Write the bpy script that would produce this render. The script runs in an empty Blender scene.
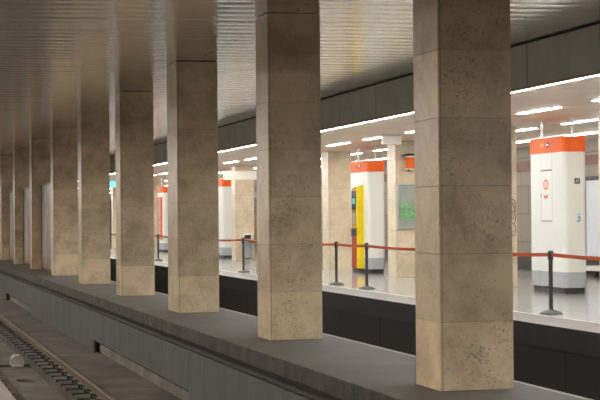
import bpy, bmesh, math, random
from mathutils import Vector, Matrix
random.seed(7)
S = bpy.context.scene
COL = S.collection

# ------------------------------------------------------------------ camera, world, exposure
EYE = 1.6
f_px, yaw, pit, rol = 1672.2, 0.2492, 0.0111, -0.0084
F = Vector((math.sin(yaw)*math.cos(pit), math.cos(yaw)*math.cos(pit), math.sin(pit)))
R = Vector((math.cos(yaw), -math.sin(yaw), 0)); U = R.cross(F)
R2 = R*math.cos(rol) + U*math.sin(rol); U2 = -R*math.sin(rol) + U*math.cos(rol)
cd = bpy.data.cameras.new('camera'); cam = bpy.data.objects.new('camera', cd); COL.objects.link(cam)
cd.sensor_width = 36; cd.lens = f_px/600*36; cd.clip_end = 500; cd.clip_start = 0.05
M = Matrix((R2, U2, -F)).transposed().to_4x4(); M.translation = Vector((0, 0, EYE)); cam.matrix_world = M
S.camera = cam
w = bpy.data.worlds.new('world'); S.world = w; w.use_nodes = True
w.node_tree.nodes['Background'].inputs[0].default_value = (0.9, 0.85, 0.8, 1)
w.node_tree.nodes['Background'].inputs[1].default_value = 0.02
S.view_settings.view_transform = 'Standard'; S.view_settings.look = 'None'
S.view_settings.exposure = 0.9; S.view_settings.gamma = 1
E_FIX = 15.0          # far platform recessed fixtures
E_STRIP = 40.0        # strip under the far fascia
E_NEAR = 3.0         # near platform lamps (over the photographer)
E_LOUV = 16.0         # near platform rear rows
LIGHT_COL = (1.0, 0.955, 0.88)
try:
    S.cycles.use_denoising = True
    S.cycles.sample_clamp_indirect = 4
    S.cycles.max_bounces = 8
    S.cycles.caustics_reflective = True
except Exception: pass

# ------------------------------------------------------------------ materials
class NT:
    def __init__(s, name):
        s.m = bpy.data.materials.new(name); s.m.use_nodes = True
        s.t = s.m.node_tree; s.b = s.t.nodes['Principled BSDF']
    def n(s, typ, **kw):
        x = s.t.nodes.new(typ)
        for k, v in kw.items():
            if k in x.inputs.keys(): x.inputs[k].default_value = v
            else: setattr(x, k, v)
        return x
    def l(s, a, b): s.t.links.new(a, b)
def rgb(c): return (c[0], c[1], c[2], 1)
def plain(name, col, rough=.5, metal=0, noise=0.0, scale=8, bump=0, emis=None, spec=.5, stretch=(1, 1, 1)):
    k = NT(name); k.b.inputs['Base Color'].default_value = rgb(col)
    k.b.inputs['Roughness'].default_value = rough; k.b.inputs['Metallic'].default_value = metal
    k.b.inputs['Specular IOR Level'].default_value = spec
    if emis:
        k.b.inputs['Emission Color'].default_value = rgb(emis[0]); k.b.inputs['Emission Strength'].default_value = emis[1]
    if noise or bump:
        tc = k.n('ShaderNodeTexCoord'); mp = k.n('ShaderNodeMapping'); mp.inputs['Scale'].default_value = stretch
        k.l(tc.outputs['Object'], mp.inputs[0])
        nz = k.n('ShaderNodeTexNoise', Scale=scale, Detail=6, Roughness=.6); k.l(mp.outputs[0], nz.inputs['Vector'])
        if noise:
            rp = k.n('ShaderNodeValToRGB'); k.l(nz.outputs['Fac'], rp.inputs[0])
            rp.color_ramp.elements[0].position = .3; rp.color_ramp.elements[1].position = .7
            rp.color_ramp.elements[0].color = rgb([c*(1-noise) for c in col]); rp.color_ramp.elements[1].color = rgb([min(1, c*(1+noise)) for c in col])
            k.l(rp.outputs[0], k.b.inputs['Base Color'])
        if bump:
            bp = k.n('ShaderNodeBump', Strength=bump, Distance=.02); k.l(nz.outputs['Fac'], bp.inputs['Height']); k.l(bp.outputs[0], k.b.inputs['Normal'])
    return k.m

def stone(name, base, dark, course=.63, rough=.32, amp=1.0, low=1.0):
    """limestone cladding: cloudy tone, fine pits, a tone of its own for each course"""
    k = NT(name); tc = k.n('ShaderNodeTexCoord'); oi = k.n('ShaderNodeObjectInfo')
    add = k.n('ShaderNodeVectorMath', operation='ADD'); sc = k.n('ShaderNodeVectorMath', operation='SCALE'); sc.inputs['Scale'].default_value = 37.0
    cmb = k.n('ShaderNodeCombineXYZ')
    for i in range(3): k.l(oi.outputs['Random'], cmb.inputs[i])
    k.l(cmb.outputs[0], sc.inputs[0]); k.l(tc.outputs['Object'], add.inputs[0]); k.l(sc.outputs[0], add.inputs[1])
    V = add.outputs[0]
    big = k.n('ShaderNodeTexNoise', Scale=1.6, Detail=7, Roughness=.68); k.l(V, big.inputs['Vector'])
    r1 = k.n('ShaderNodeValToRGB'); e = r1.color_ramp.elements
    e[0].position = .36; e[0].color = rgb(dark); e[1].position = .58; e[1].color = rgb(base); k.l(big.outputs['Fac'], r1.inputs[0])
    fine = k.n('ShaderNodeTexNoise', Scale=34, Detail=5, Roughness=.75); k.l(V, fine.inputs['Vector'])
    r2 = k.n('ShaderNodeValToRGB'); e = r2.color_ramp.elements
    e[0].position = .36; e[0].color = (.38, .35, .31, 1); e[1].position = .45; e[1].color = (1, 1, 1, 1); k.l(fine.outputs['Fac'], r2.inputs[0])
    msk = k.n('ShaderNodeTexNoise', Scale=2.3, Detail=2); k.l(V, msk.inputs['Vector'])
    rm = k.n('ShaderNodeMapRange'); rm.inputs['From Min'].default_value = .40; rm.inputs['From Max'].default_value = .64; k.l(msk.outputs['Fac'], rm.inputs[0])
    mx = k.n('ShaderNodeMix', data_type='RGBA', blend_type='MULTIPLY'); k.l(rm.outputs[0], mx.inputs[0]); k.l(r1.outputs[0], mx.inputs[6]); k.l(r2.outputs[0], mx.inputs[7])
    sp = k.n('ShaderNodeSeparateXYZ'); k.l(tc.outputs['Object'], sp.inputs[0])
    dv = k.n('ShaderNodeMath', operation='DIVIDE'); dv.inputs[1].default_value = course; k.l(sp.outputs['Z'], dv.inputs[0])
    fl = k.n('ShaderNodeMath', operation='FLOOR'); k.l(dv.outputs[0], fl.inputs[0])
    ad = k.n('ShaderNodeMath', operation='ADD'); k.l(fl.outputs[0], ad.inputs[0])
    m9 = k.n('ShaderNodeMath', operation='MULTIPLY'); m9.inputs[1].default_value = 91.7; k.l(oi.outputs['Random'], m9.inputs[0]); k.l(m9.outputs[0], ad.inputs[1])
    wn = k.n('ShaderNodeTexWhiteNoise', noise_dimensions='1D'); k.l(ad.outputs[0], wn.inputs['W'])
    mr = k.n('ShaderNodeMapRange'); mr.inputs['To Min'].default_value = 1-.13*amp; mr.inputs['To Max'].default_value = 1+.07*amp; k.l(wn.outputs['Value'], mr.inputs[0])
    vm = k.n('ShaderNodeVectorMath', operation='SCALE'); k.l(mx.outputs[2], vm.inputs[0]); k.l(mr.outputs[0], vm.inputs['Scale'])
    if low != 1.0:
        lt = k.n('ShaderNodeMath', operation='LESS_THAN'); lt.inputs[1].default_value = 1.0; k.l(dv.outputs[0], lt.inputs[0])
        m2 = k.n('ShaderNodeMapRange'); m2.inputs['To Min'].default_value = 1.0; m2.inputs['To Max'].default_value = low; k.l(lt.outputs[0], m2.inputs[0])
        v2 = k.n('ShaderNodeVectorMath', operation='SCALE'); k.l(vm.outputs[0], v2.inputs[0]); k.l(m2.outputs[0], v2.inputs['Scale']); vm = v2
    k.l(vm.outputs[0], k.b.inputs['Base Color'])
    rr = k.n('ShaderNodeMapRange'); rr.inputs['To Min'].default_value = rough-.14; rr.inputs['To Max'].default_value = rough+.16; k.l(big.outputs['Fac'], rr.inputs[0]); k.l(rr.outputs[0], k.b.inputs['Roughness'])
    bp = k.n('ShaderNodeBump', Strength=.22, Distance=.01); k.l(fine.outputs['Fac'], bp.inputs['Height']); k.l(bp.outputs[0], k.b.inputs['Normal'])
    return k.m

def streaked(name, base, dark, sx=3.0, thresh=(.35, .7), rough=.6, sz=.35):
    """vertical run-off streaks on a coping or panel face (stretched in Z)"""
    k = NT(name); tc = k.n('ShaderNodeTexCoord'); mp = k.n('ShaderNodeMapping')
    mp.inputs['Scale'].default_value = (sx, sx, sz); k.l(tc.outputs['Object'], mp.inputs[0])
    nz = k.n('ShaderNodeTexNoise', Scale=1.6, Detail=7, Roughness=.7); k.l(mp.outputs[0], nz.inputs['Vector'])
    r = k.n('ShaderNodeValToRGB'); e = r.color_ramp.elements
    e[0].position = thresh[0]; e[0].color = rgb(dark); e[1].position = thresh[1]; e[1].color = rgb(base); k.l(nz.outputs['Fac'], r.inputs[0])
    k.l(r.outputs[0], k.b.inputs['Base Color']); k.b.inputs['Roughness'].default_value = rough
    return k.m

def concrete(name, base, dark, light, scale=1.2, rough=.85):
    k = NT(name); tc = k.n('ShaderNodeTexCoord')
    a = k.n('ShaderNodeTexNoise', Scale=scale, Detail=8, Roughness=.7); k.l(tc.outputs['Object'], a.inputs['Vector'])
    r = k.n('ShaderNodeValToRGB'); e = r.color_ramp.elements
    e[0].position = .3; e[0].color = rgb(dark); e[1].position = .72; e[1].color = rgb(light)
    x = r.color_ramp.elements.new(.5); x.color = rgb(base); k.l(a.outputs['Fac'], r.inputs[0]); k.l(r.outputs[0], k.b.inputs['Base Color'])
    b = k.n('ShaderNodeTexNoise', Scale=scale*18, Detail=5); k.l(tc.outputs['Object'], b.inputs['Vector'])
    bp = k.n('ShaderNodeBump', Strength=.35, Distance=.02); k.l(b.outputs['Fac'], bp.inputs['Height']); k.l(bp.outputs[0], k.b.inputs['Normal'])
    k.b.inputs['Roughness'].default_value = rough; return k.m

def tiled(name, base, joint, tx, ty, rough, vary=.12, mortar=.006, axes='XY', bump=0.0, rvar=.1, offset=0.0):
    """slab floor / wall: brick texture used as large plain slabs"""
    k = NT(name); tc = k.n('ShaderNodeTexCoord'); sp = k.n('ShaderNodeSeparateXYZ'); cb = k.n('ShaderNodeCombineXYZ')
    k.l(tc.outputs['Object'], sp.inputs[0]); k.l(sp.outputs[axes[0]], cb.inputs[0]); k.l(sp.outputs[axes[1]], cb.inputs[1])
    br = k.n('ShaderNodeTexBrick', offset=offset, squash=1.0); br.inputs['Scale'].default_value = 1.0
    br.inputs['Brick Width'].default_value = tx; br.inputs['Row Height'].default_value = ty; br.inputs['Mortar Size'].default_value = mortar
    br.inputs['Mortar Smooth'].default_value = .1; br.inputs['Bias'].default_value = 0
    br.inputs['Color1'].default_value = rgb([c*(1-vary) for c in base]); br.inputs['Color2'].default_value = rgb([c*(1+vary) for c in base]); br.inputs['Mortar'].default_value = rgb(joint)
    k.l(cb.outputs[0], br.inputs['Vector'])
    nz = k.n('ShaderNodeTexNoise', Scale=6, Detail=7, Roughness=.7); k.l(tc.outputs['Object'], nz.inputs['Vector'])
    mr = k.n('ShaderNodeMapRange'); mr.inputs['To Min'].default_value = .82; mr.inputs['To Max'].default_value = 1.18; k.l(nz.outputs['Fac'], mr.inputs[0])
    vm = k.n('ShaderNodeVectorMath', operation='SCALE'); k.l(br.outputs['Color'], vm.inputs[0]); k.l(mr.outputs[0], vm.inputs['Scale']); k.l(vm.outputs[0], k.b.inputs['Base Color'])
    rr = k.n('ShaderNodeMapRange'); rr.inputs['To Min'].default_value = rough; rr.inputs['To Max'].default_value = rough+rvar; k.l(nz.outputs['Fac'], rr.inputs[0]); k.l(rr.outputs[0], k.b.inputs['Roughness'])
    return k.m

def poster(name, cols, sx, sz, rough=.15, detail=3, axis='Y'):
    k = NT(name); tc = k.n('ShaderNodeTexCoord'); mp = k.n('ShaderNodeMapping'); mp.inputs['Scale'].default_value = (sx, sx, sz)
    k.l(tc.outputs['Object'], mp.inputs[0]); nz = k.n('ShaderNodeTexNoise', Scale=1, Detail=detail, Roughness=.6); nz.inputs['Distortion'].default_value = .6
    k.l(mp.outputs[0], nz.inputs['Vector']); r = k.n('ShaderNodeValToRGB'); e = r.color_ramp.elements
    n = len(cols); e[0].position = .36; e[0].color = rgb(cols[0]); e[1].position = .64; e[1].color = rgb(cols[-1])
    for i in range(1, n-1): x = e.new(.36+.28*i/(n-1)); x.color = rgb(cols[i])
    k.l(nz.outputs['Fac'], r.inputs[0]); k.l(r.outputs[0], k.b.inputs['Base Color']); k.b.inputs['Roughness'].default_value = rough
    return k.m, k, r

MT = {}
MT['stone'] = stone('limestone', (.64, .50, .335), (.42, .32, .205), low=1.16)
MT['stone_pale'] = stone('pale_limestone', (.70, .585, .42), (.56, .455, .31), amp=.6)
MT['stone_core'] = plain('joint', (.09, .075, .055), .9)
MT['asphalt'] = concrete('asphalt', (.108, .093, .074), (.088, .076, .061), (.132, .114, .092), scale=.7, rough=.75)
MT['coping_mid'] = streaked('stained_coping', (.070, .053, .039), (.007, .0063, .0053), sx=1.9, thresh=(.40, .62), sz=1.3)
MT['trim_light'] = plain('pale_edge', (.24, .21, .185), .6, noise=.15)
MT['black'] = streaked('black_panel', (.013, .0145, .013), (.008, .009, .008), sx=2.0, rough=.6)
MT['black_edge'] = plain('black_coping', (.015, .016, .014), .55, noise=.3, scale=3)
MT['core'] = plain('dark_core', (.06, .062, .055), .7)
MT['panel_grey'] = streaked('grey_panel', (.112, .114, .106), (.07, .071, .065), sx=1.1, rough=.55)
MT['pit'] = concrete('pit_concrete', (.11, .093, .08), (.045, .038, .032), (.20, .175, .15), scale=1.0)
MT['pit_wet'] = concrete('channel_concrete', (.15, .13, .11), (.09, .078, .066), (.28, .25, .22), scale=1.3, rough=.6)
MT['far_floor'] = tiled('polished_floor', (.29, .278, .26), (.42, .40, .37), 1.2, 1.2, .07, vary=.10, mortar=.012, rvar=.16)
MT['far_coping'] = tiled('honed_coping', (.125, .103, .090), (.07, .062, .056), .95, 1.5, .5, vary=.05, mortar=.008)
MT['white_line'] = plain('white_line', (.36, .345, .32), .4)
MT['near_coping'] = plain('pink_coping', (.23, .19, .175), .5, noise=.08)
MT['near_floor'] = tiled('near_floor', (.09, .085, .08), (.05, .045, .04), .6, .6, .25)
MT['ceil_metal'] = plain('brushed_slat', (.95, .94, .92), .17, .97)
MT['ceil_gap'] = plain('slat_gap', (.02, .02, .02), .9)
MT['fascia'] = plain('fascia_panel', (.43, .43, .39), .33, .2, noise=.12, scale=1.6, bump=.6)
MT['fascia_lip'] = plain('fascia_lip', (.45, .36, .25), .35, .6)
MT['ceil_low'] = plain('low_slat', (.85, .72, .60), .36, .0, noise=.06, scale=.6)
MT['emit_fix'] = plain('lamp_diffuser', (.9, .9, .9), .5, emis=(LIGHT_COL, E_FIX))
MT['emit_strip'] = plain('strip_diffuser', (.9, .9, .9), .5, emis=((.94, .98, 1.0), E_STRIP))
MT['emit_near'] = plain('near_diffuser', (.9, .9, .9), .5, emis=((1.0, .93, .83), E_NEAR))
MT['emit_louv'] = plain('louvred_diffuser', (.9, .9, .9), .5, emis=((1.0, .93, .83), E_LOUV))
MT['lamp_body'] = plain('lamp_body', (.5, .5, .5), .4)
MT['wall'] = tiled('wall_slabs', (.27, .24, .20), (.09, .08, .07), 1.25, .84, .4, axes='YZ', vary=.10, mortar=.012, offset=.5)
MT['dark_base'] = plain('dark_base', (.035, .035, .035), .35)
MT['frieze'] = plain('dull_red_band', (.17, .048, .033), .45, noise=.08)
MT['white'] = plain('white_enamel', (.70, .69, .635), .28, spec=.5)
MT['seam'] = plain('seam', (.42, .41, .39), .6)
MT['seam_dark'] = plain('seam_dark', (.18, .18, .18), .6)
MT['orange'] = plain('orange_enamel', (.84, .13, .014), .5, noise=.04, scale=2, spec=.25)
MT['orange2'] = plain('orange_logo', (.62, .10, .025), .4)
MT['grey_base'] = plain('grey_enamel', (.36, .37, .38), .35)
MT['plinth'] = plain('plinth', (.035, .037, .034), .5, noise=.3, scale=20)
MT['steel'] = plain('steel', (.55, .55, .53), .3, .8)
MT['post'] = plain('post_black', (.028, .028, .028), .45)
MT['post_base'] = plain('post_base', (.035, .034, .031), .5)
MT['belt'] = plain('belt', (.42, .078, .022), .8, spec=.2)
MT['yellow'] = plain('yellow', (.90, .66, .0), .35)
MT['red'] = plain('red_panel', (.30, .05, .02), .6, spec=.2)
MT['ochre'] = plain('ochre_panel', (.45, .22, .03), .6, spec=.2)
MT['screen'] = plain('screen', (.03, .04, .04), .15, emis=((.1, .3, .22), .02))
MT['rail'] = plain('rail_steel', (.20, .148, .10), .42, .55, noise=.2, scale=5)
MT['rail_dark'] = plain('rail_pad', (.018, .018, .018), .6)
MT['frame_alu'] = plain('frame_alu', (.52, .52, .50), .35, .6)
MT['frame_dark'] = plain('frame_dark', (.02, .02, .022), .4)
MT['case_glass'] = plain('case_backing', (.30, .33, .285), .25, noise=.2, scale=3)
MT['green'] = plain('green_paint', (.16, .80, .18), .5)
MT['scrawl'] = plain('grey_paint', (.24, .20, .17), .6)
MT['scrawl_dark'] = plain('dark_scratch', (.10, .085, .07), .7)
MT['blue_ink'] = plain('blue_ink', (.10, .17, .55), .4)
MT['gold'] = plain('gold_ink', (.75, .38, .06), .4)
MT['white_ink'] = plain('white_ink', (.85, .83, .80), .4)
MT['bin_grey'] = plain('bin_grey', (.33, .35, .39), .35)
MT['lightbox'] = plain('blank_panel', (.50, .52, .55), .2, emis=((.80, .88, 1.0), .12))
MT['sign_white'] = plain('sign_white', (.88, .86, .78), .4)
MT['marble'] = plain('pale_slab', (.60, .58, .56), .3, noise=.1)
MT['blue_screen'] = plain('blue_screen', (.05, .3, .45), .3, emis=((.15, .60, .85), 1.0))
MT['stripe_dark'] = plain('stripe_dark', (.05, .05, .05), .5)
MT['clay'] = plain('dirty_white_plastic', (.52, .49, .45), .6, noise=.25, scale=20)

# ------------------------------------------------------------------ mesh helpers
class MB:
    def __init__(s): s.v = []; s.f = []; s.mi = []; s.sm = []
    def add(s, vs, fs, mi=0, smooth=False):
        o = len(s.v); s.v += [tuple(v) for v in vs]
        for f in fs: s.f.append([i+o for i in f]); s.mi.append(mi); s.sm.append(smooth)
    def box(s, x0, x1, y0, y1, z0, z1, mi=0, bev=0.0):
        if bev > 0:
            b = bmesh.new(); bmesh.ops.create_cube(b, size=1)
            for v in b.verts: v.co = Vector(((x0+x1)/2+v.co.x*(x1-x0), (y0+y1)/2+v.co.y*(y1-y0), (z0+z1)/2+v.co.z*(z1-z0)))
            bmesh.ops.bevel(b, geom=b.edges[:], offset=bev, segments=2, profile=.5, affect='EDGES')
            b.verts.index_update(); s.add([v.co[:] for v in b.verts], [[v.index for v in f.verts] for f in b.faces], mi); b.free(); return
        vs = [(x, y, z) for x in (x0, x1) for y in (y0, y1) for z in (z0, z1)]
        s.add(vs, [(0, 1, 3, 2), (4, 6, 7, 5), (0, 4, 5, 1), (2, 3, 7, 6), (0, 2, 6, 4), (1, 5, 7, 3)], mi)
    def lathe(s, prof, cx=0, cy=0, n=24, mi=0, smooth=True):
        vs = []; fs = []
        for r, z in prof:
            for i in range(n): a = 2*math.pi*i/n; vs.append((cx+r*math.cos(a), cy+r*math.sin(a), z))
        for j in range(len(prof)-1):
            for i in range(n): fs.append((j*n+i, j*n+(i+1) % n, (j+1)*n+(i+1) % n, (j+1)*n+i))
        s.add(vs, fs, mi, smooth)
        s.add([vs[i] for i in range(n)], [tuple(reversed(range(n)))], mi)
        s.add([vs[(len(prof)-1)*n+i] for i in range(n)], [tuple(range(n))], mi)
    def tube(s, pts, r, n=8, mi=0, flat=None):
        pts = [Vector(p) for p in pts]; vs = []; fs = []
        for i, p in enumerate(pts):
            t = (pts[min(i+1, len(pts)-1)]-pts[max(i-1, 0)]).normalized()
            up = Vector((0, 0, 1)) if abs(t.z) < .95 else Vector((1, 0, 0))
            a = t.cross(up).normalized(); b = a.cross(t).normalized()
            for k in range(n):
                q = 2*math.pi*k/n; vs.append(p+a*math.cos(q)*r+b*math.sin(q)*(r if flat is None else flat))
        for i in range(len(pts)-1):
            for k in range(n): fs.append((i*n+k, i*n+(k+1) % n, (i+1)*n+(k+1) % n, (i+1)*n+k))
        s.add(vs, fs, mi, True)
        s.add(vs[:n], [tuple(range(n))], mi); s.add(vs[-n:], [tuple(range(n))], mi)
    def prism(s, prof, a0, a1, axis='Y', mi=0):
        """closed 2D profile [(u, z)] run along an axis; u is X for axis Y, Y for axis X"""
        n = len(prof)
        mk = (lambda u, z, a: (u, a, z)) if axis == 'Y' else ((lambda u, z, a: (a, u, z)) if axis == 'X' else (lambda u, z, a: (u, z, a)))
        vs = [mk(u, z, a0) for u, z in prof]+[mk(u, z, a1) for u, z in prof]
        fs = [(i, (i+1) % n, n+(i+1) % n, n+i) for i in range(n)]+[tuple(range(n)), tuple(range(2*n-1, n-1, -1))]
        s.add(vs, fs, mi)
    def build(s, name, mats, parent=None, loc=None):
        me = bpy.data.meshes.new(name)
        vs = s.v
        me.from_pydata(vs, [], s.f)
        for m in (mats if isinstance(mats, (list, tuple)) else [mats]): me.materials.append(m)
        me.polygons.foreach_set('material_index', s.mi); me.polygons.foreach_set('use_smooth', s.sm)
        b = bmesh.new(); b.from_mesh(me); bmesh.ops.recalc_face_normals(b, faces=b.faces[:]); b.to_mesh(me); b.free()
        o = bpy.data.objects.new(name, me); COL.objects.link(o)
        if loc is not None: o.location = loc
        if parent is not None: o.parent = parent
        return o
def tag(o, label=None, cat=None, group=None, kind=None):
    if label: o['label'] = label
    if cat: o['category'] = cat
    if group: o['group'] = group
    if kind: o['kind'] = kind
    return o
def empty(name, loc, label, cat, group=None):
    o = bpy.data.objects.new(name, None); COL.objects.link(o); o.location = loc; o.empty_display_size = .2
    return tag(o, label, cat, group)
def struct(mb, name, mats, label, cat=None):
    return tag(mb.build(name, mats), label, cat or name.split('_')[0], kind='structure')
def copy_tree(o, parent=None):
    c = o.copy(); COL.objects.link(c)
    if parent is not None: c.parent = parent
    for ch in [x for x in bpy.data.objects if x.parent == o]: copy_tree(ch, c)
    return c
ORD = ['first', 'second', 'third', 'fourth', 'fifth', 'sixth', 'seventh', 'eighth', 'ninth', 'tenth', 'eleventh', 'twelfth', 'thirteenth', 'fourteenth', 'fifteenth', 'sixteenth', 'seventeenth', 'eighteenth', 'nineteenth', 'twentieth', 'twenty-first', 'twenty-second']

# ------------------------------------------------------------------ dimensions (metres); Y runs along the tracks, Z=0 is platform level
Y0, Y1 = -14.0, 150.0
ZC = 4.341           # ceiling over the tracks
ZL = 3.66            # ceiling over the side platforms
XN, XM0, XM1, XF = 1.22, 4.47, 6.06, 9.58
XW = 19.0
XFA, XFN = 9.87, 0.67     # fascia planes

# ------------------------------------------------------------------ ground
m = MB(); m.box(XM0+.02, XM1-.06, Y0, Y1, -.19, 0); struct(m, 'floor', MT['asphalt'], 'dark grey surface of the narrow middle platform', 'floor')
m = MB(); m.box(XM0, XM0+.02, Y0, Y1, -.19, -.001); struct(m, 'trim_1', MT['coping_mid'], 'brown stained concrete edge face of the middle platform', 'edge')
m = MB(); m.box(XM1-.06, XM1, Y0, Y1, -.19, .001); struct(m, 'trim_2', MT['trim_light'], 'thin pale edge strip along the far side of the middle platform', 'edge')
m = MB(); m.box(4.85, XM1-.2, Y0, Y1, -1.6, -.19); struct(m, 'wall_middle', MT['core'], 'core wall carrying the middle platform', 'wall')
# the grey side panels with low openings
m = MB(); yy = Y0; i = 0
opens = [(25.0, 36.4), (51.4, 61.2), (76.5, 87.0)]
while yy < Y1:
    y2 = min(yy+1.22, Y1); mid = (yy+y2)/2
    m.box(4.60, 4.66, yy+.004, y2-.004, -1.0, -.385)
    yy = y2
segs = []; c = Y0
for a, b in opens: segs.append((c, a)); c = b
segs.append((c, Y1))
for a, b in segs: m.box(4.60, 4.66, a, b, -1.27, -1.0)
for a, b in opens: m.box(4.605, 4.72, b-.05, b, -1.27, -1.0)
m.box(4.66, 4.70, Y0, Y1, -.45, -.40)
struct(m, 'wall_left', MT['panel_grey'], 'grey sheet panels below the edge of the middle platform', 'wall')
m = MB()
for a, b in opens: m.box(4.57, 4.62, b-.34, b, -1.26, -.99)
struct(m, 'trim_3', MT['stripe_dark'], 'black end posts of the low openings in the grey side panels', 'post')
m = MB(); m.box(4.70, 4.85, Y0, Y1, -1.3, -1.07); struct(m, 'trim_4', MT['pit_wet'], 'rough concrete kerb seen in the low openings', 'kerb')
# near track bed: two benches and a channel
m = MB(); m.box(3.14, 4.70, Y0, Y1, -1.7, -1.25); struct(m, 'floor', MT['pit'], 'brown grey concrete bed between rail and middle platform', 'floor')
m = MB(); m.box(2.32, 3.14, Y0, Y1, -1.7, -1.45); struct(m, 'floor', MT['pit_wet'], 'stained concrete channel between the rails', 'floor')
m = MB(); m.box(1.0, 2.32, Y0, Y1, -1.7, -1.25); struct(m, 'floor', MT['pit'], 'concrete bed under the photographer side rail', 'floor')
# far pit
m = MB(); m.box(XM1-.2, XF+.4, Y0, Y1, -1.6, -1.3); struct(m, 'floor', MT['black'], 'black bed of the far track pit', 'floor')
m = MB(); m.box(XF, XF+.06, Y0, Y1, -.34, -.001); struct(m, 'trim_5', MT['black_edge'], 'black coping beam along the far platform edge', 'edge')
m = MB(); yy = Y0
while yy < Y1: m.box(XF+.12, XF+.18, yy+.006, yy+3.04, -1.3, -.30); yy += 3.05
m.box(XF+.02, XF+.2, Y0, Y1, -.345, -.3)
struct(m, 'wall_far_pit', MT['black'], 'black panelled wall of the far track pit below the platform edge', 'wall')
# far platform
m = MB(); m.box(XF+.06, 10.45, Y0, Y1, -.3, 0); m.box(XF, XF+.06, Y0, Y1, -.001, 0); struct(m, 'trim_6', MT['far_coping'], 'pale honed stone coping along the far platform edge', 'coping')
m = MB(); m.box(10.45, 10.52, Y0, Y1, -.3, .001); struct(m, 'trim_7', MT['white_line'], 'white line inlaid behind the far platform coping', 'line')
m = MB(); m.box(10.52, XW+.2, Y0, Y1, -.3, 0); struct(m, 'floor', MT['far_floor'], 'polished grey stone floor of the far platform', 'floor')
# photographer's platform
m = MB(); m.box(-8, .75, Y0, Y1, -.3, 0); m.box(-8, 1.0, Y0, Y1, -1.6, -.3); struct(m, 'floor', MT['near_floor'], 'stone floor of the near platform under the camera', 'floor')
m = MB(); m.box(.75, XN, Y0, Y1, -.2, 0); struct(m, 'trim_8', MT['near_coping'], 'pinkish pale coping of the near platform in the bottom left corner', 'coping')
m = MB(); yy = 12.2
while yy < 24: m.box(XN, XN+.035, yy-.06, yy+.06, -.09, -.015, bev=.008); yy += .465
struct(m, 'trim_9', MT['stripe_dark'], 'black rubber studs along the near coping edge', 'studs')

# ------------------------------------------------------------------ ceilings
m = MB(); pitch = .24*2; y = Y0
nseg = 6; TILT = .032
while y < Y1:
    a, b = y+.03, y+pitch-.03
    vs = []; fs = []
    jit = random.uniform(-.002, .002); sag = random.uniform(.004, .008)
    yy_ = lambda t: a+(b-a)*t
    for k in range(nseg+1):
        t = k/nseg; z = ZC+jit-TILT*(yy_(t)-a)-sag*(1-(2*t-1)**2)
        yy = a+(b-a)*t
        vs += [(XFN, yy, z), (XFA, yy, z)]
    for k in range(nseg): fs.append((2*k, 2*k+1, 2*k+3, 2*k+2))
    m.add(vs, fs, 0, True)
    m.box(XFN, XFA, b, b+.0015, ZC-TILT*(b-a), ZC+.03, 0)
    y += pitch
m.box(XFN-.3, XFA+.3, Y0, Y1, ZC+.03, ZC+.1, 1)
m.box(5.37, 5.373, Y0, Y1, ZC-.012, ZC+.02, 1)
ceil = struct(m, 'ceiling', [MT['ceil_metal'], MT['ceil_gap']], 'ribbed shiny metal slat ceiling over the tracks', 'ceiling')
for nm, xa, s_ in (('far', XFA, 1), ('near', XFN, -1)):
    m = MB(); yy = 24.36-2.72*14
    while yy < Y1:
        x0, x1 = sorted((xa, xa+s_*.04)); m.box(x0, x1, yy+.014, yy+2.706, 3.64, ZC-.045); yy += 2.72
    x0, x1 = sorted((xa+s_*.04, xa+s_*.07)); m.box(x0, x1, Y0, Y1, 3.64, ZC+.05, 1)
    struct(m, 'trim_10' if s_ > 0 else 'trim_11', [MT['fascia'], MT['stripe_dark']], 'dark grey metal fascia panels above the %s platform edge' % nm, 'fascia')
    m = MB(); x0, x1 = sorted((xa-s_*.004, xa+s_*.07)); m.box(x0, x1, Y0, Y1, 3.60, 3.64)
    struct(m, 'trim_12' if s_ > 0 else 'trim_13', MT['fascia_lip'], 'thin brass coloured lip under the %s fascia' % nm, 'lip')
def low_ceiling(x0, x1, label):
    m = MB(); y = Y0
    while y < Y1:
        m.box(x0, x1, y+.02, y+.58, ZL, ZL+.02); y += .60
    m.box(x0, x1, Y0, Y1, ZL+.03, ZL+.1, 1)
    return struct(m, 'ceiling', [MT['ceil_low'], MT['ceil_gap']], label, 'ceiling')
low_ceiling(XFA+.07, XW+.2, 'lower slatted metal ceiling over the far platform')
low_ceiling(-8, XFN-.07, 'lower slatted ceiling over the near platform')

# ------------------------------------------------------------------ walls
m = MB(); m.box(XW, XW+.2, Y0, Y1, 0, ZL+.1); struct(m, 'wall_right', MT['wall'], 'grey beige slab wall behind the far platform', 'wall')
m = MB(); m.box(XW-.05, XW, Y0, Y1, 0, .42); struct(m, 'baseboard_right', MT['dark_base'], 'dark base course of the far wall', 'baseboard')
m = MB(); m.box(XW-.06, XW, Y0, Y1, 3.0, 3.26); m.box(XW-.07, XW, Y0, Y1, 3.26, 3.29, 1); m.box(XW-.07, XW, Y0, Y1, 2.97, 3.0, 1)
struct(m, 'trim_14', [MT['frieze'], MT['trim_light']], 'dull red band with pale edges along the far wall', 'frieze')
m = MB(); m.box(-8.2, -8, Y0, Y1, 0, ZL+.1); struct(m, 'wall_near', MT['wall'], 'slab wall behind the photographer', 'wall')
m = MB(); m.box(-8, XW+.2, Y1, Y1+.2, -1.6, ZC+.1); struct(m, 'wall_end', MT['stone_core'], 'dark end wall of the station', 'wall')
m = MB(); m.box(-8, XW+.2, Y0-.2, Y0, -1.6, ZC+.1); struct(m, 'wall_back', MT['wall'], 'end wall behind the camera', 'wall')

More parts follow.
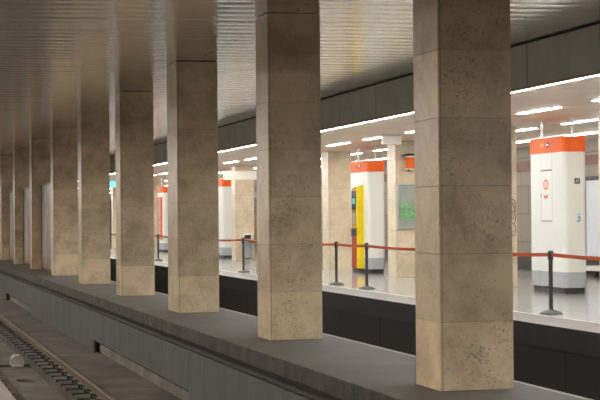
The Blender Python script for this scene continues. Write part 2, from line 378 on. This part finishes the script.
# ------------------------------------------------------------------ lamps
def fixture():
    r = empty('ceiling_light', (0, 0, 0), 'x', 'ceiling light')
    b = MB(); b.box(-.10, .10, 0, 1.95, -.012, .0, bev=.004); b.build('housing', MT['lamp_body'], r)
    d = MB(); d.box(-.075, .075, .03, 1.92, -.022, -.0121); d.build('diffuser', MT['emit_fix'], r)
    return r
proto = None
for xr, ys, rn, rs in ((12.45, 25.6, 'row nearest the tracks', 'front row'), (14.85, 29.0, 'middle row of the far platform', 'middle row')):
    for k in range(-5, 26):
        y = ys+3.6*k
        if y > 118: break
        o = copy_tree(proto) if proto else fixture()
        proto = proto or o
        o.location = (xr, y, ZL)
        vis = y > (26.0 if xr < 13 else 32.0) - 1.0
        if vis:
            n = int(round((y-(25.6 if xr < 13 else 32.6))/3.6))
            if n < len(ORD): o['label'] = 'white linear ceiling light, %s from the right end of the %s' % (ORD[n], rs); o['group'] = 'linear ceiling lights, '+rn
            else: o['label'] = 'tiny distant ceiling light at the far left end of the %s' % rs; o['group'] = 'distant ceiling lights, '+rn
        else: o['label'] = 'ceiling light outside the right edge of the photo, %s' % rs; o['group'] = 'near ceiling lights, '+rn
def strip(name, x0, x1, z, y0, y1, mat, label, seg=1.5, louvre=0):
    r = empty(name, ((x0+x1)/2, y0, z), label, 'light strip')
    b = MB(); b.box(x0-.02-(x0+x1)/2, x1+.02-(x0+x1)/2, 0, y1-y0, -.008, .0); b.build('housing', MT['lamp_body'], r)
    d = MB(); y = 0
    while y < y1-y0: d.box(x0-(x0+x1)/2, x1-(x0+x1)/2, y+.01, min(y+seg-.01, y1-y0), -.03, -.0081); y += seg
    d.build('diffuser', mat, r)
    if louvre:
        h = (x1-x0)/2; g = MB(); g.box(-h-.02, -h-.005, 0, y1-y0, -.03-louvre, -.008); g.box(h+.005, h+.02, 0, y1-y0, -.03-louvre, -.008); y = 0
        while y < y1-y0: g.box(-h, h, y, y+.008, -.03-louvre, -.032); y += .35
        g.build('louvre', MT['post'], r)
    return r
strip('light_strip', 9.98, 10.13, ZL-.002, 0.0, 130, MT['emit_strip'], 'continuous white light strip running under the dark fascia')
strip('light_strip', 17.05, 17.15, ZL-.002, 6, 130, MT['emit_fix'], 'continuous white light strip close to the far wall')
strip('light_strip', .35, .57, ZL-.002, 2.0, 120, MT['emit_near'], 'light strip under the near fascia, outside the photo')
strip('light_strip', -2.1, -1.8, ZL-.002, -6, 120, MT['emit_louv'], 'light strip along the middle of the near platform ceiling')
strip('light_strip', -4.9, -4.6, ZL-.002, -6, 120, MT['emit_louv'], 'light strip along the rear of the near platform ceiling')

# ------------------------------------------------------------------ columns
def column_mesh(w, h, course=.63, gap=.003, dp=None):
    dp = dp or w
    m = MB(); z = 0
    while z < h-.02:
        z2 = min(z+course, h)
        m.box(0, w, 0, dp, z+(gap/2 if z > 0 else 0), z2-gap/2 if z2 < h else z2, 0, bev=.0025); z = z2
    m.box(.012, w-.012, .012, dp-.012, 0, h, 1)
    m.box(.022, .026, -.0006, .01, 0, h, 1)
    m.box(w-.026, w-.022, w-.01, w+.0006, 0, h, 1)
    return m
W = .718
me_col = None
XC = 5.041
names = ['largest stone clad square pillar on the middle platform, right of centre'] + \
        ['stone clad square pillar on the middle platform, %s from the nearest going left' % ORD[i] for i in range(1, 14)]
for k in range(14):
    y = 14.616+6.862*k
    if me_col is None: o = column_mesh(W, ZC-.021).build('stone_pillar', [MT['stone'], MT['stone_core']]); me_col = o
    elif k == 2: o = column_mesh(W, ZC-.021, dp=1.0).build('stone_pillar', [MT['stone'], MT['stone_core']])
    else: o = me_col.copy(); COL.objects.link(o)
    o.location = (XC, y, 0)
    lab = names[k]
    if k == 8: lab = 'stone clad square pillar on the middle platform, cut by the left edge of the photo'
    if k > 8: lab = 'distant stone clad pillar on the middle platform, beyond the left edge of the photo'
    tag(o, lab, 'pillar', 'pillars on the middle platform')
WF = .74; me2 = None
fl = {1: 'pale far platform pillar with a grey scrawl, left of the large orange topped tower',
      2: 'pale pillar on the far platform carrying the framed case with green graffiti',
      3: 'pale pillar on the far platform left of the tower with the yellow machine',
      5: 'pale pillar on the far platform with a grey bin on its front',
      8: 'pale pillar on the far platform left of the most distant orange topped tower',
      10: 'most distant pale pillar, seen through the narrow gap under the blue sign'}
for j in range(-1, 13):
    y = 36.0+6.862*(j-1)
    if y > 118: break
    if me2 is None: me2 = o = column_mesh(WF, ZL-.004).build('platform_pillar', [MT['stone_pale'], MT['stone_core']])
    else: o = me2.copy(); COL.objects.link(o)
    o.location = (13.56, y, 0)
    tag(o, fl.get(j, 'pale square pillar of the far platform row hidden behind the middle platform pillars'), 'pillar', 'pillars on the far platform')

# ------------------------------------------------------------------ near rails
def rail_profile(x, zt):
    return [(x-.07, zt-.16), (x+.07, zt-.16), (x+.07, zt-.148), (x+.012, zt-.125), (x+.012, zt-.045), (x+.036, zt-.035), (x+.036, zt-.006), (x+.028, zt),
            (x-.028, zt), (x-.036, zt-.006), (x-.036, zt-.035), (x-.012, zt-.045), (x-.012, zt-.125), (x-.07, zt-.148)]
def track(xa, xb, zt, y0, y1, label, pads):
    r = empty('railway_track', ((xa+xb)/2, y0, zt-.17), label, 'track')
    ox, oz = (xa+xb)/2, zt-.17
    for x in (xa, xb):
        m = MB(); m.prism([(u-ox, z-oz) for u, z in rail_profile(x, zt)], 0, y1-y0); m.build('rail', MT['rail'], r)
    if pads:
        m = MB()
        m.box(-.36, -.05, -.055, .055, -.01, .03, bev=.008)          # long black bearer on the inner side
        m.box(-.10, .12, -.08, .08, -.012, .018, bev=.006)
        m.box(.06, .19, -.07, .07, -.01, .035, bev=.01)
        m.tube([(.09, -.05, .02), (.10, -.03, .075), (.05, .0, .06), (.10, .03, .075), (.09, .05, .02)], .012)
        m.tube([(-.09, -.05, .02), (-.10, -.03, .085), (-.05, .0, .06), (-.10, .03, .085), (-.09, .05, .02)], .015)
        m.lathe([(.022, .03), (.022, .07), (.012, .08)], .14, 0, n=8); m.lathe([(.025, .03), (.025, .085), (.012, .095)], -.14, 0, n=8)
        p = None
        for k in range(96):
            y = 20.18+.815*k-y0
            if p is None: p = q = m.build('rail_pad', MT['rail_dark'], r)
            else: q = p.copy(); COL.objects.link(q); q.parent = r
            q.location = (xb-ox, y, .0)
    return r
track(2.0, 3.47, -1.09, Y0, Y1, 'rusty brown railway track in the near pit at the lower left', True)
track(7.08, 8.55, -1.13, Y0, Y1, 'railway track hidden low in the black far pit', False)

# cable box and pipe in the channel
r = empty('cable_box', (2.87, 35.4, -1.45), 'small off white junction box lying between the rails', 'junction box')
m = MB(); m.prism([(-.15, 0), (.15, 0), (.12, .20), (.05, .25), (-.06, .25), (-.12, .19)], -.15, .15, 'Y'); m.build('housing', MT['clay'], r)
m = MB(); m.box(-.09, .09, -.165, -.15, .03, .05); m.build('label_plate', MT['white_ink'], r)
m = MB(); m.tube([(2.33, 35.25, -1.42), (2.74, 35.25, -1.42)], .02); m.tube([(3.0, 35.25, -1.42), (3.13, 35.25, -1.42)], .02)
m.tube([(2.33, 35.45, -1.42), (2.74, 35.45, -1.42)], .02); m.tube([(3.0, 35.45, -1.42), (3.13, 35.45, -1.42)], .02)
tag(m.build('cable_pipe', MT['stripe_dark']), 'pair of thin dark pipes crossing the channel to the junction box', 'pipe')
m = MB(); n = 20
vs = [(2.74+.17*math.cos(2*math.pi*i/n)*(1+.2*math.sin(3*i)), 32.25+.42*math.sin(2*math.pi*i/n), -1.4485) for i in range(n)]
m.add(vs, [tuple(range(n))]); tag(m.build('oil_puddle', MT['dark_base']), 'small dark oily puddle in the channel below the junction box', 'puddle')

# ------------------------------------------------------------------ advertising panels between the distant middle pillars
PM = {}
cols = [(.03, .03, .04), (.22, .32, .46), (.34, .39, .45), (.50, .24, .10), (.04, .04, .06), (.42, .37, .33), (.09, .16, .28)]
PM[0] = poster('poster_streaks', cols, 1.3, .22, rough=.4, detail=4)[0]
for i, k in enumerate((5, 6, 7, 8, 9)):
    ya = 14.616+6.862*k+W+.04; yb = 14.616+6.862*(k+1)-.04
    r = empty('advertising_panel', (5.40, (ya+yb)/2, 0), ['tall blue and brown streaked advertising panel, rightmost of those between the distant pillars', 'tall streaked advertising panel, second from the right between the distant pillars', 'tall streaked advertising panel, third from the right, nearly at the left edge', 'tall streaked advertising panel beyond the left edge of the photo', 'tall streaked advertising panel farthest away on the middle platform'][i], 'advertising panel', 'advertising panels on the middle platform')
    L = (yb-ya)/2
    m = MB(); m.box(-.06, .06, -L, L, 0, .06); m.box(-.06, .06, -L, L, 2.74, 2.80); m.box(-.06, .06, -L, -L+.05, .06, 2.74); m.box(-.06, .06, L-.05, L, .06, 2.74); m.box(-.02, .02, -L+.05, L-.05, .06, 2.74)
    m.build('frame', MT['frame_dark'], r)
    m = MB(); m.box(-.045, -.021, -L+.05, L-.05, .06, 2.74); m.build('poster', PM[0], r)
    m = MB(); m.box(.021, .045, -L+.05, L-.05, .06, 2.74); m.build('poster', PM[0], r)

# ------------------------------------------------------------------ orange topped towers
def rrect(x0, x1, y0, y1, rad, n=7):
    pts = []
    for cx, cy, a0 in ((x1-rad, y1-rad, 0), (x0+rad, y1-rad, 90), (x0+rad, y0+rad, 180), (x1-rad, y0+rad, 270)):
        for i in range(n+1):
            a = math.radians(a0+90*i/n); pts.append((cx+rad*math.cos(a), cy+rad*math.sin(a)))
    return pts
def shell(m, x0, x1, y0, y1, z0, z1, rad, mi=0):
    pts = rrect(x0, x1, y0, y1, rad); n = len(pts)
    vs = [(p[0], p[1], z0) for p in pts]+[(p[0], p[1], z1) for p in pts]
    m.add(vs, [(i, (i+1) % n, n+(i+1) % n, n+i) for i in range(n)], mi, True)
    m.add(vs[:n], [tuple(range(n))], mi); m.add(vs[n:], [tuple(range(n))], mi)
def tower(y, label, wx=.52, kind=0):
    r = empty('service_tower', (13.7, y, 0), label, 'tower', 'orange topped service towers')
    D = 1.85; rad = .11
    m = MB(); shell(m, .04, wx-.03, .05, D-.05, 0, .13, .07); m.build('plinth', MT['plinth'], r)
    m = MB(); shell(m, 0, wx, 0, D, .13, .45, rad); m.box(-.002, .004, 1.30, 1.31, .14, .44, 1); m.build('base_panel', [MT['grey_base'], MT['seam_dark']], r)
    m = MB(); shell(m, 0, wx, 0, D, .45, 2.93, rad); m.build('body', MT['white'], r)
    m = MB(); shell(m, -.008, wx+.008, -.008, D+.008, 2.93, 3.25, rad); m.build('orange_band', MT['orange'], r)
    for px, py in ((.35, .35), (.2, 1.62)):
        m = MB(); m.tube([(px, py, 3.25), (px, py, ZL-.001)], .022, n=10); m.lathe([(.05, ZL-.02), (.05, ZL-.001)], px, py, n=12); m.build('hanger_rod', MT['steel'], r)
    # logo on the orange band: gold letter M and a dark badge
    m = MB()
    m.prism([(1.02, 3.05), (1.06, 3.05), (1.06, 3.12), (1.10, 3.07), (1.14, 3.12), (1.14, 3.05), (1.18, 3.05), (1.18, 3.15), (1.14, 3.15), (1.10, 3.10), (1.06, 3.15), (1.02, 3.15)], -.014, -.008, 'X')
    # (prism along X: profile is (y, z)); set beside the dark badge
    m.build('gold_letter', MT['gold'], r)
    m = MB(); c = [( .80+.09*math.cos(a), 3.10+.065*math.sin(a)) for a in [2*math.pi*i/20 for i in range(20)]]; m.prism(c, -.014, -.008, 'X')
    o = m.build('badge', MT['frame_dark'], r)
    m = MB(); m.prism([(.75, 3.085), (.85, 3.085), (.85, 3.115), (.75, 3.115)], -.018, -.014, 'X'); m.build('badge_bar', MT['white_ink'], o)
    return r
t1 = tower(31.9, 'large white tower with an orange top band and round logo at the right')
t2 = tower(45.95, 'white orange topped tower in the middle, with a yellow ticket machine on its side')
t3 = tower(66.6, 'small distant white orange topped tower left of the pillar with the bin')
t4 = tower(80.9, 'most distant white orange topped tower, carrying a red framed poster')
# service door and marks on t1
m = MB()
for ya, yb, z0, z1 in ((.60, .61, 1.5, 2.93), (1.19, 1.20, 1.5, 2.93)): m.box(-.002, .002, ya, yb, z0, z1)
m.box(-.003, .002, .60, 1.20, 2.555, 2.585, 1); m.box(-.003, .002, .60, 1.20, 1.495, 1.515, 1)
m.build('service_door_outline', [MT['seam'], MT['seam_dark']], t1)
m = MB(); N = 28
def ellipse(cy, cz, ry, rz): return [(cy+ry*math.cos(2*math.pi*i/N), cz+rz*math.sin(2*math.pi*i/N)) for i in range(N)]
m.prism(ellipse(.93, 2.27, .135, .11), -.006, -.001, 'X'); lg = m.build('round_logo', MT['orange2'], t1)
m = MB(); m.prism(ellipse(.93, 2.27, .09, .07), -.009, -.006, 'X'); m.build('white_disc', MT['white_ink'], lg)
m = MB()
for yy in (.885, .92, .955): m.box(-.012, -.009, yy, yy+.015, 2.23, 2.31)
m.box(-.012, -.009, .885, .97, 2.305, 2.32); m.box(-.012, -.009, .885, .97, 2.22, 2.232)
m.build('logo_bars', MT['orange2'], lg)
m = MB()
m.prism([(1.03, 2.06), (1.07, 2.06), (1.0, 1.98), (.97, 1.98)], -.006, -.001, 'X'); m.prism([(.97, 2.04), (.93, 2.04), (.97, 1.97), (1.0, 1.97)], -.006, -.001, 'X')
m.prism([(.85, 2.06), (.81, 2.06), (.87, 1.98), (.90, 1.98)], -.006, -.001, 'X'); m.prism([(.93, 2.04), (.89, 2.04), (.87, 1.97), (.90, 1.97)], -.006, -.001, 'X')
m.build('small_mark', MT['orange2'], t1)
m = MB(); m.box(-.005, 0, 1.16, 1.22, 1.99, 2.09); m.build('keyhole_plate', MT['seam'], t1)
m = MB(); m.box(.24, .36, -.006, 0, 2.27, 2.38)
o = m.build('pictogram_plate', MT['frame_dark'], t1)
m = MB(); m.tube([(.262, -.008, 2.30), (.285, -.008, 2.35), (.30, -.008, 2.30)], .008, n=5); m.tube([(.34, -.008, 2.36), (.315, -.008, 2.35), (.335, -.008, 2.32), (.315, -.008, 2.29)], .007, n=5); m.build('pictogram', MT['white_ink'], o)
m = MB(); m.tube([(.33, -.004, 1.66), (.35, -.004, 1.64), (.33, -.004, 1.62)], .012, n=6); m.tube([(.30, -.004, 1.58), (.37, -.004, 1.575)], .012, n=6)
m.tube([(.33, -.004, 1.60), (.34, -.004, 1.52), (.29, -.004, 1.48)], .012, n=6); m.tube([(.34, -.004, 1.54), (.37, -.004, 1.50)], .010, n=6); m.build('blue_scribble', MT['blue_ink'], t1)

# yellow machine on t2's side
r = empty('ticket_machine', (13.7, 46.38, .15), 'slim yellow, orange and red ticket machine fixed to the side of the middle tower', 'ticket machine')
m = MB(); m.prism([(-.20, .0), (0, .0), (0, 2.42), (-.17, 2.36), (-.20, 2.28)], -.0, .06, 'Y'); m.build('yellow_side', MT['yellow'], r)
m = MB(); m.prism([(-.185, 0), (0, 0), (0, 2.38), (-.16, 2.33), (-.185, 2.25)], .06, .62, 'Y'); m.build('cabinet', MT['ochre'], r)
m = MB(); m.box(-.20, -.185, .10, .58, 1.70, 2.24); s_ = m.build('screen', MT['screen'], r)
m = MB(); m.box(-.206, -.20, .2, .45, 1.86, 2.02); m.build('display', plain('green_display', (.1, .4, .3), .3, emis=((.2, .7, .45), .08)), s_)
m = MB(); m.box(-.20, -.185, .18, .45, 1.28, 1.60); m.build('button_panel', MT['steel'], r)
m = MB(); m.box(-.215, -.185, .08, .58, .92, 1.16, bev=.008); m.build('coin_tray', MT['frame_dark'], r)
m = MB(); m.box(-.195, -.185, .07, .60, 0, .90); m.build('lower_panel', MT['red'], r)

# red framed poster on t4
r = empty('poster_frame', (13.7, 81.3, .7), 'tall narrow poster in a red orange frame on the most distant tower', 'poster')
m = MB()
m.box(-.06, 0, 0, 1.25, 0, .12); m.box(-.06, 0, 0, 1.25, 1.9, 2.02); m.box(-.06, 0, 0, .14, .12, 1.9); m.box(-.06, 0, 1.11, 1.25, .12, 1.9); m.box(-.06, 0, -.02, 0, 0, 2.02)
m.build('frame', MT['orange'], r)
m = MB(); m.box(-.03, 0, .14, 1.11, .12, 1.9); m.build('poster', poster('pale_poster', [(.6, .58, .55), (.75, .73, .7), (.35, .30, .28), (.8, .78, .74)], 3, 3)[0], r)

# ------------------------------------------------------------------ things on pillars
YC2 = 36.0+6.862
r = empty('display_case', (13.575, YC2, 1.3), 'grey metal framed glass case with green graffiti on the second far pillar', 'display case')
x0, x1 = -.12+.06, .66
m = MB()
m.box(-.0, .64, -.07, 0, 0, .05); m.box(-.0, .64, -.07, 0, 1.18, 1.23); m.box(0, .05, -.07, 0, .05, 1.18); m.box(.59, .64, -.07, 0, .05, 1.18)
m.build('frame', MT['frame_alu'], r)
m = MB(); m.box(.05, .59, -.045, 0, .05, 1.18); g = m.build('glass_pane', MT['case_glass'], r)
m = MB(); rd = random.Random(4)
def glyph(cx, cz, w_, h_, k):
    P = {0: [(0, 1), (1, 1), (0, 0), (1, 0)], 1: [(1, 1), (0, 1), (0, 0), (1, 0), (.2, .5), (.8, .5)], 2: [(0, 1), (0, 0), (1, 0)], 3: [(.5, 1), (1, .5), (.5, 0), (0, .5), (.5, 1)],
         4: [(0, 0), (0, 1), (1, .8), (0, .5), (1, .3), (0, 0)], 5: [(0, 1), (.25, 0), (.5, .8), (.75, 0), (1, 1)], 6: [(0, 0), (0, 1), (1, .9), (.2, .5), (1, 0)]}[k]
    m.tube([(cx+a*w_, -.05, cz+b*h_) for a, b in P], .012, n=5)
for row, ks in ((.64, (0, 2, 1)), (.50, (4, 6, 0, 5)), (.37, (1, 6, 1, 5))):
    for i, k_ in enumerate(ks): glyph(.11+.125*i*4/len(ks), row+rd.uniform(-.01, .01)-.05, .10, .11, k_)
for i in range(7): xx = .12+i*.055; m.tube([(xx, -.05, .34), (xx+.01, -.05, .34-rd.uniform(.04, .16))], .005, n=4)
m.tube([(.10, -.05, .30), (.3, -.05, .33), (.55, -.05, .42)], .008, n=5)
m.build('green_graffiti', MT['green'], g)
r = empty('lamp_sign', (13.86, YC2, 2.9), 'red orange box sign under a dark bracket on the second far pillar', 'sign')
m = MB(); m.box(-.02, .42, -.24, -.04, 0, .33, bev=.015); m.build('sign_box', MT['orange'], r)
m = MB(); m.box(-.035, .43, -.25, -.03, -.012, .012); m.box(-.035, .43, -.25, -.03, .322, .35); m.build('sign_trim', MT['sign_white'], r)
m = MB(); m.prism([(-.16, .36), (.0, .42), (.43, .42), (.43, .36)], -.22, -.0, 'Y'); m.build('bracket', MT['frame_dark'], r)
m = MB(); m.box(.0, .05, -.16, -.10, -.05, -.012); m.build('lamp_stub', MT['frame_dark'], r)
YC1 = 36.0
m = MB()
for dz in (0, .28, .56):
    m.tube([(14.20+.07*math.cos(a), YC1-.004, 1.30+dz+.14*math.sin(a)) for a in [math.radians(-130+i*20) for i in range(15)]], .012, n=5)
m.tube([(14.12, YC1-.004, 2.02), (14.20, YC1-.004, 1.90), (14.27, YC1-.004, 1.75), (14.20, YC1-.004, 1.55), (14.12, YC1-.004, 1.6)], .012, n=5)
tag(m.build('graffiti_scrawl', MT['scrawl']), 'looping grey graffiti scrawl on the pale pillar behind the largest pillar', 'graffiti')
# bin on pillar 5
YC5 = 36.0+6.862*4
r = empty('litter_bin', (13.99, YC5-.16, .06), 'small grey litter bin with a hooded top in front of the distant pale pillar', 'bin')
m = MB(); m.lathe([(.13, .04), (.15, .3), (.165, .62), (.175, .62), (.175, .66)], n=20); m.build('bucket', MT['bin_grey'], r)
m = MB(); m.lathe([(.10, 0), (.12, .04)], n=20); m.build('foot', MT['frame_dark'], r)
for s_ in (-1, 1): m = MB(); m.tube([(s_*.165, 0, .60), (s_*.24, 0, .63), (s_*.23, 0, .70), (s_*.15, 0, .68)], .028); m.build('handle', MT['bin_grey'], r)
m = MB(); m.box(-.17, .17, .06, .14, .66, .98); m.box(-.17, .17, -.10, .10, .93, .98); m.box(-.17, -.14, -.10, .10, .70, .95); m.box(.14, .17, -.10, .10, .70, .95); m.build('hood', MT['sign_white'], r)
m = MB(); m.box(-.13, .13, -.02, .05, .78, .92); m.build('opening', MT['frame_dark'], r)

# far column sign & blue sign
r = empty('hanging_sign', (12.1, 86.0, 3.30), 'small bright blue hanging sign seen through the narrow left gap', 'sign')
m = MB(); m.box(-.5, .5, -.06, .06, 0, .30, bev=.01); m.build('sign_face', MT['blue_screen'], r)
m = MB(); m.tube([(0, 0, .30), (0, 0, ZL-3.30)], .02); m.build('hanger_rod', MT['steel'], r)
r = empty('orange_sign', (14.0, 36.0+6.862*9, 2.87), 'small orange box sign on the most distant pale pillar', 'sign')
m = MB(); m.box(-.30, .30, -.16, -.0, 0, .34, bev=.012); m.build('sign_box', MT['orange'], r)

# hanging signs
r = empty('hanging_sign', (12.5, 60.4, 3.05), 'long cream hanging sign box in front of the pillar with the bin', 'sign')
m = MB(); m.box(0, 2.5, -.10, .10, 0, .33, bev=.012); m.build('sign_box', MT['sign_white'], r)
m = MB(); m.box(-.012, 0, -.10, .10, 0, .33); m.build('end_cap', MT['frame_alu'], r)
for px in (.4, 2.1): m = MB(); m.tube([(px, 0, .33), (px, 0, ZL-3.05)], .02); m.build('hanger_rod', MT['steel'], r)
r = empty('hanging_sign', (12.13, 39.4, 3.41), 'short white sign box fixed to the ceiling above the belt posts', 'sign')
m = MB(); m.box(0, .47, -.08, .08, 0, .20, bev=.008); m.build('sign_box', MT['sign_white'], r)
m = MB(); m.box(.0, .47, -.05, .05, .20, ZL-3.41); m.build('mounting', MT['frame_alu'], r)

# ------------------------------------------------------------------ wall boxes and bench
r = empty('light_box', (XW, 38.2, .42), 'large blank pale grey panel in a black frame at the right edge of the photo', 'light box')
m = MB(); a = 4.4
m.box(-.14, 0, 0, a, 0, .09); m.box(-.14, 0, 0, a, 2.15, 2.26); m.box(-.14, 0, 0, .09, .09, 2.15); m.box(-.14, 0, a-.09, a, .09, 2.15); m.box(-.05, 0, .09, a-.09, .09, 2.15)
m.build('frame', MT['frame_dark'], r)
m = MB(); m.box(-.09, -.05, .09, a-.09, .09, 2.15); m.build('panel', MT['lightbox'], r)
r = empty('wall_poster', (XW, 82.6, .42), 'dark bluish poster with orange patches on the far wall beside the bin pillar', 'poster')
m = MB(); a = 4.4
m.box(-.14, 0, 0, a, 0, .09); m.box(-.14, 0, 0, a, 2.15, 2.26); m.box(-.14, 0, 0, .09, .09, 2.15); m.box(-.14, 0, a-.09, a, .09, 2.15); m.box(-.05, 0, .09, a-.09, .09, 2.15)
m.build('frame', MT['frame_dark'], r)
m = MB(); m.box(-.09, -.05, .09, a-.09, .09, 2.15); m.build('poster', poster('blue_poster', [(.05, .07, .08), (.10, .16, .17), (.28, .36, .36), (.06, .07, .08), (.40, .18, .07), (.05, .05, .06)], 1.2, .9)[0], r)
r = empty('stone_bench', (18.35, 36.5, 0), 'pale stone slab bench against the far wall at the right edge of the photo', 'bench')
m = MB(); m.box(-.25, .5, 0, 5.0, .17, .28, bev=.01); m.build('seat', MT['marble'], r)
for yy in (.4, 3.9): m = MB(); m.prism([(-.20, 0), (.45, 0), (.45, .17), (-.05, .17)], yy, yy+.7); m.build('support', MT['dark_base'], r)

# ------------------------------------------------------------------ belt posts
PXX = 10.75
posts = [(20.0, 'black belt barrier post just outside the right edge of the photo'),
         (25.6, 'black belt barrier post in front of the large orange topped tower'),
         (31.2, 'black belt barrier post hidden behind the largest pillar'),
         (36.2, 'black belt barrier post in front of the yellow ticket machine tower, right of a twin'),
         (38.75, 'black belt barrier post in front of the pale pillar, left of the ticket machine'),
         (44.4, 'black belt barrier post hidden behind the second middle platform pillar'),
         (49.2, 'black belt barrier post in front of the grey litter bin'),
         (57.7, 'black belt barrier post hidden behind the third middle platform pillar'),
         (64.8, 'black belt barrier post in front of the most distant tower'),
         (72.5, 'black belt barrier post hidden behind the fourth middle platform pillar'),
         (80.0, 'black belt barrier post hidden behind the fifth middle platform pillar'),
         (88.0, 'farthest black belt barrier post at the left end of the row')]
base_m = MB(); base_m.lathe([(.19, 0), (.19, .012), (.17, .03), (.10, .055), (.045, .07), (.03, .09)], n=28)
pole_m = MB(); pole_m.lathe([(.034, .07), (.034, .93)], n=18)
cap_m = MB(); cap_m.lathe([(.038, .89), (.045, .90), (.045, 1.02), (.040, 1.035), (.02, 1.04)], n=18)
pb = None
for i, (y, lab) in enumerate(posts):
    r = empty('belt_post', (PXX, y, 0), lab, 'barrier post', 'belt barrier posts along the far platform edge')
    if pb is None:
        pb = (base_m.build('post_base', MT['post_base'], r), pole_m.build('pole', MT['post'], r), cap_m.build('belt_cassette', MT['post'], r))
    else:
        for q in pb: c = q.copy(); COL.objects.link(c); c.parent = r
    if i < len(posts)-1:
        L = posts[i+1][0]-y; sag = .006*L; m = MB(); n = 14; vs = []; fs = []
        for k in range(n+1):
            t = k/n; z = .972-sag*4*t*(1-t)
            for dx, dz in ((-.004, -.03), (.004, -.03), (.004, .03), (-.004, .03)): vs.append((dx, .04+(L-.08)*t, z+dz))
        for k in range(n):
            for q in range(4): fs.append((4*k+q, 4*k+(q+1) % 4, 4*k+4+(q+1) % 4, 4*k+4+q))
        m.add(vs, fs); m.build('belt', MT['belt'], r)

# ------------------------------------------------------------------ marks on the nearest pillar
rd = random.Random(12); yf = 14.616-.002
m = MB()
sc_ = lambda p: (5.51+(p[0]-5.44)*.55, 1.42+(p[1]-1.40)*.55)
for a, b in (((5.37, 1.52), (5.44, 1.38)), ((5.44, 1.38), (5.40, 1.30)), ((5.44, 1.38), (5.50, 1.44)), ((5.30, 1.50), (5.44, 1.40)), ((5.44, 1.40), (5.48, 1.33))):
    a, b = sc_(a), sc_(b)
    m.tube([(a[0], yf, a[1]), ((a[0]+b[0])/2+.006, yf, (a[1]+b[1])/2), (b[0], yf, b[1])], .0018, n=4)
tag(m.build('scratched_graffiti', MT['scrawl_dark']), 'small dark scratched star shaped mark halfway up the largest pillar', 'graffiti')
m = MB()
for i in range(46):
    cx, cz = 5.42+rd.gauss(0, .09), .33+rd.gauss(0, .055); q = rd.uniform(.008, .02); n = 7
    m.add([(cx+q*rd.uniform(.5, 1.4)*math.cos(2*math.pi*k/n), yf-.00008*i, cz+q*rd.uniform(.3, 1.0)*math.sin(2*math.pi*k/n)) for k in range(n)], [tuple(range(n))])
tag(m.build('scrubbed_stain', plain('grey_stain', (.38, .325, .25), .6)), 'patchy grey scrubbed stain near the foot of the largest pillar', 'stain', kind='stuff')
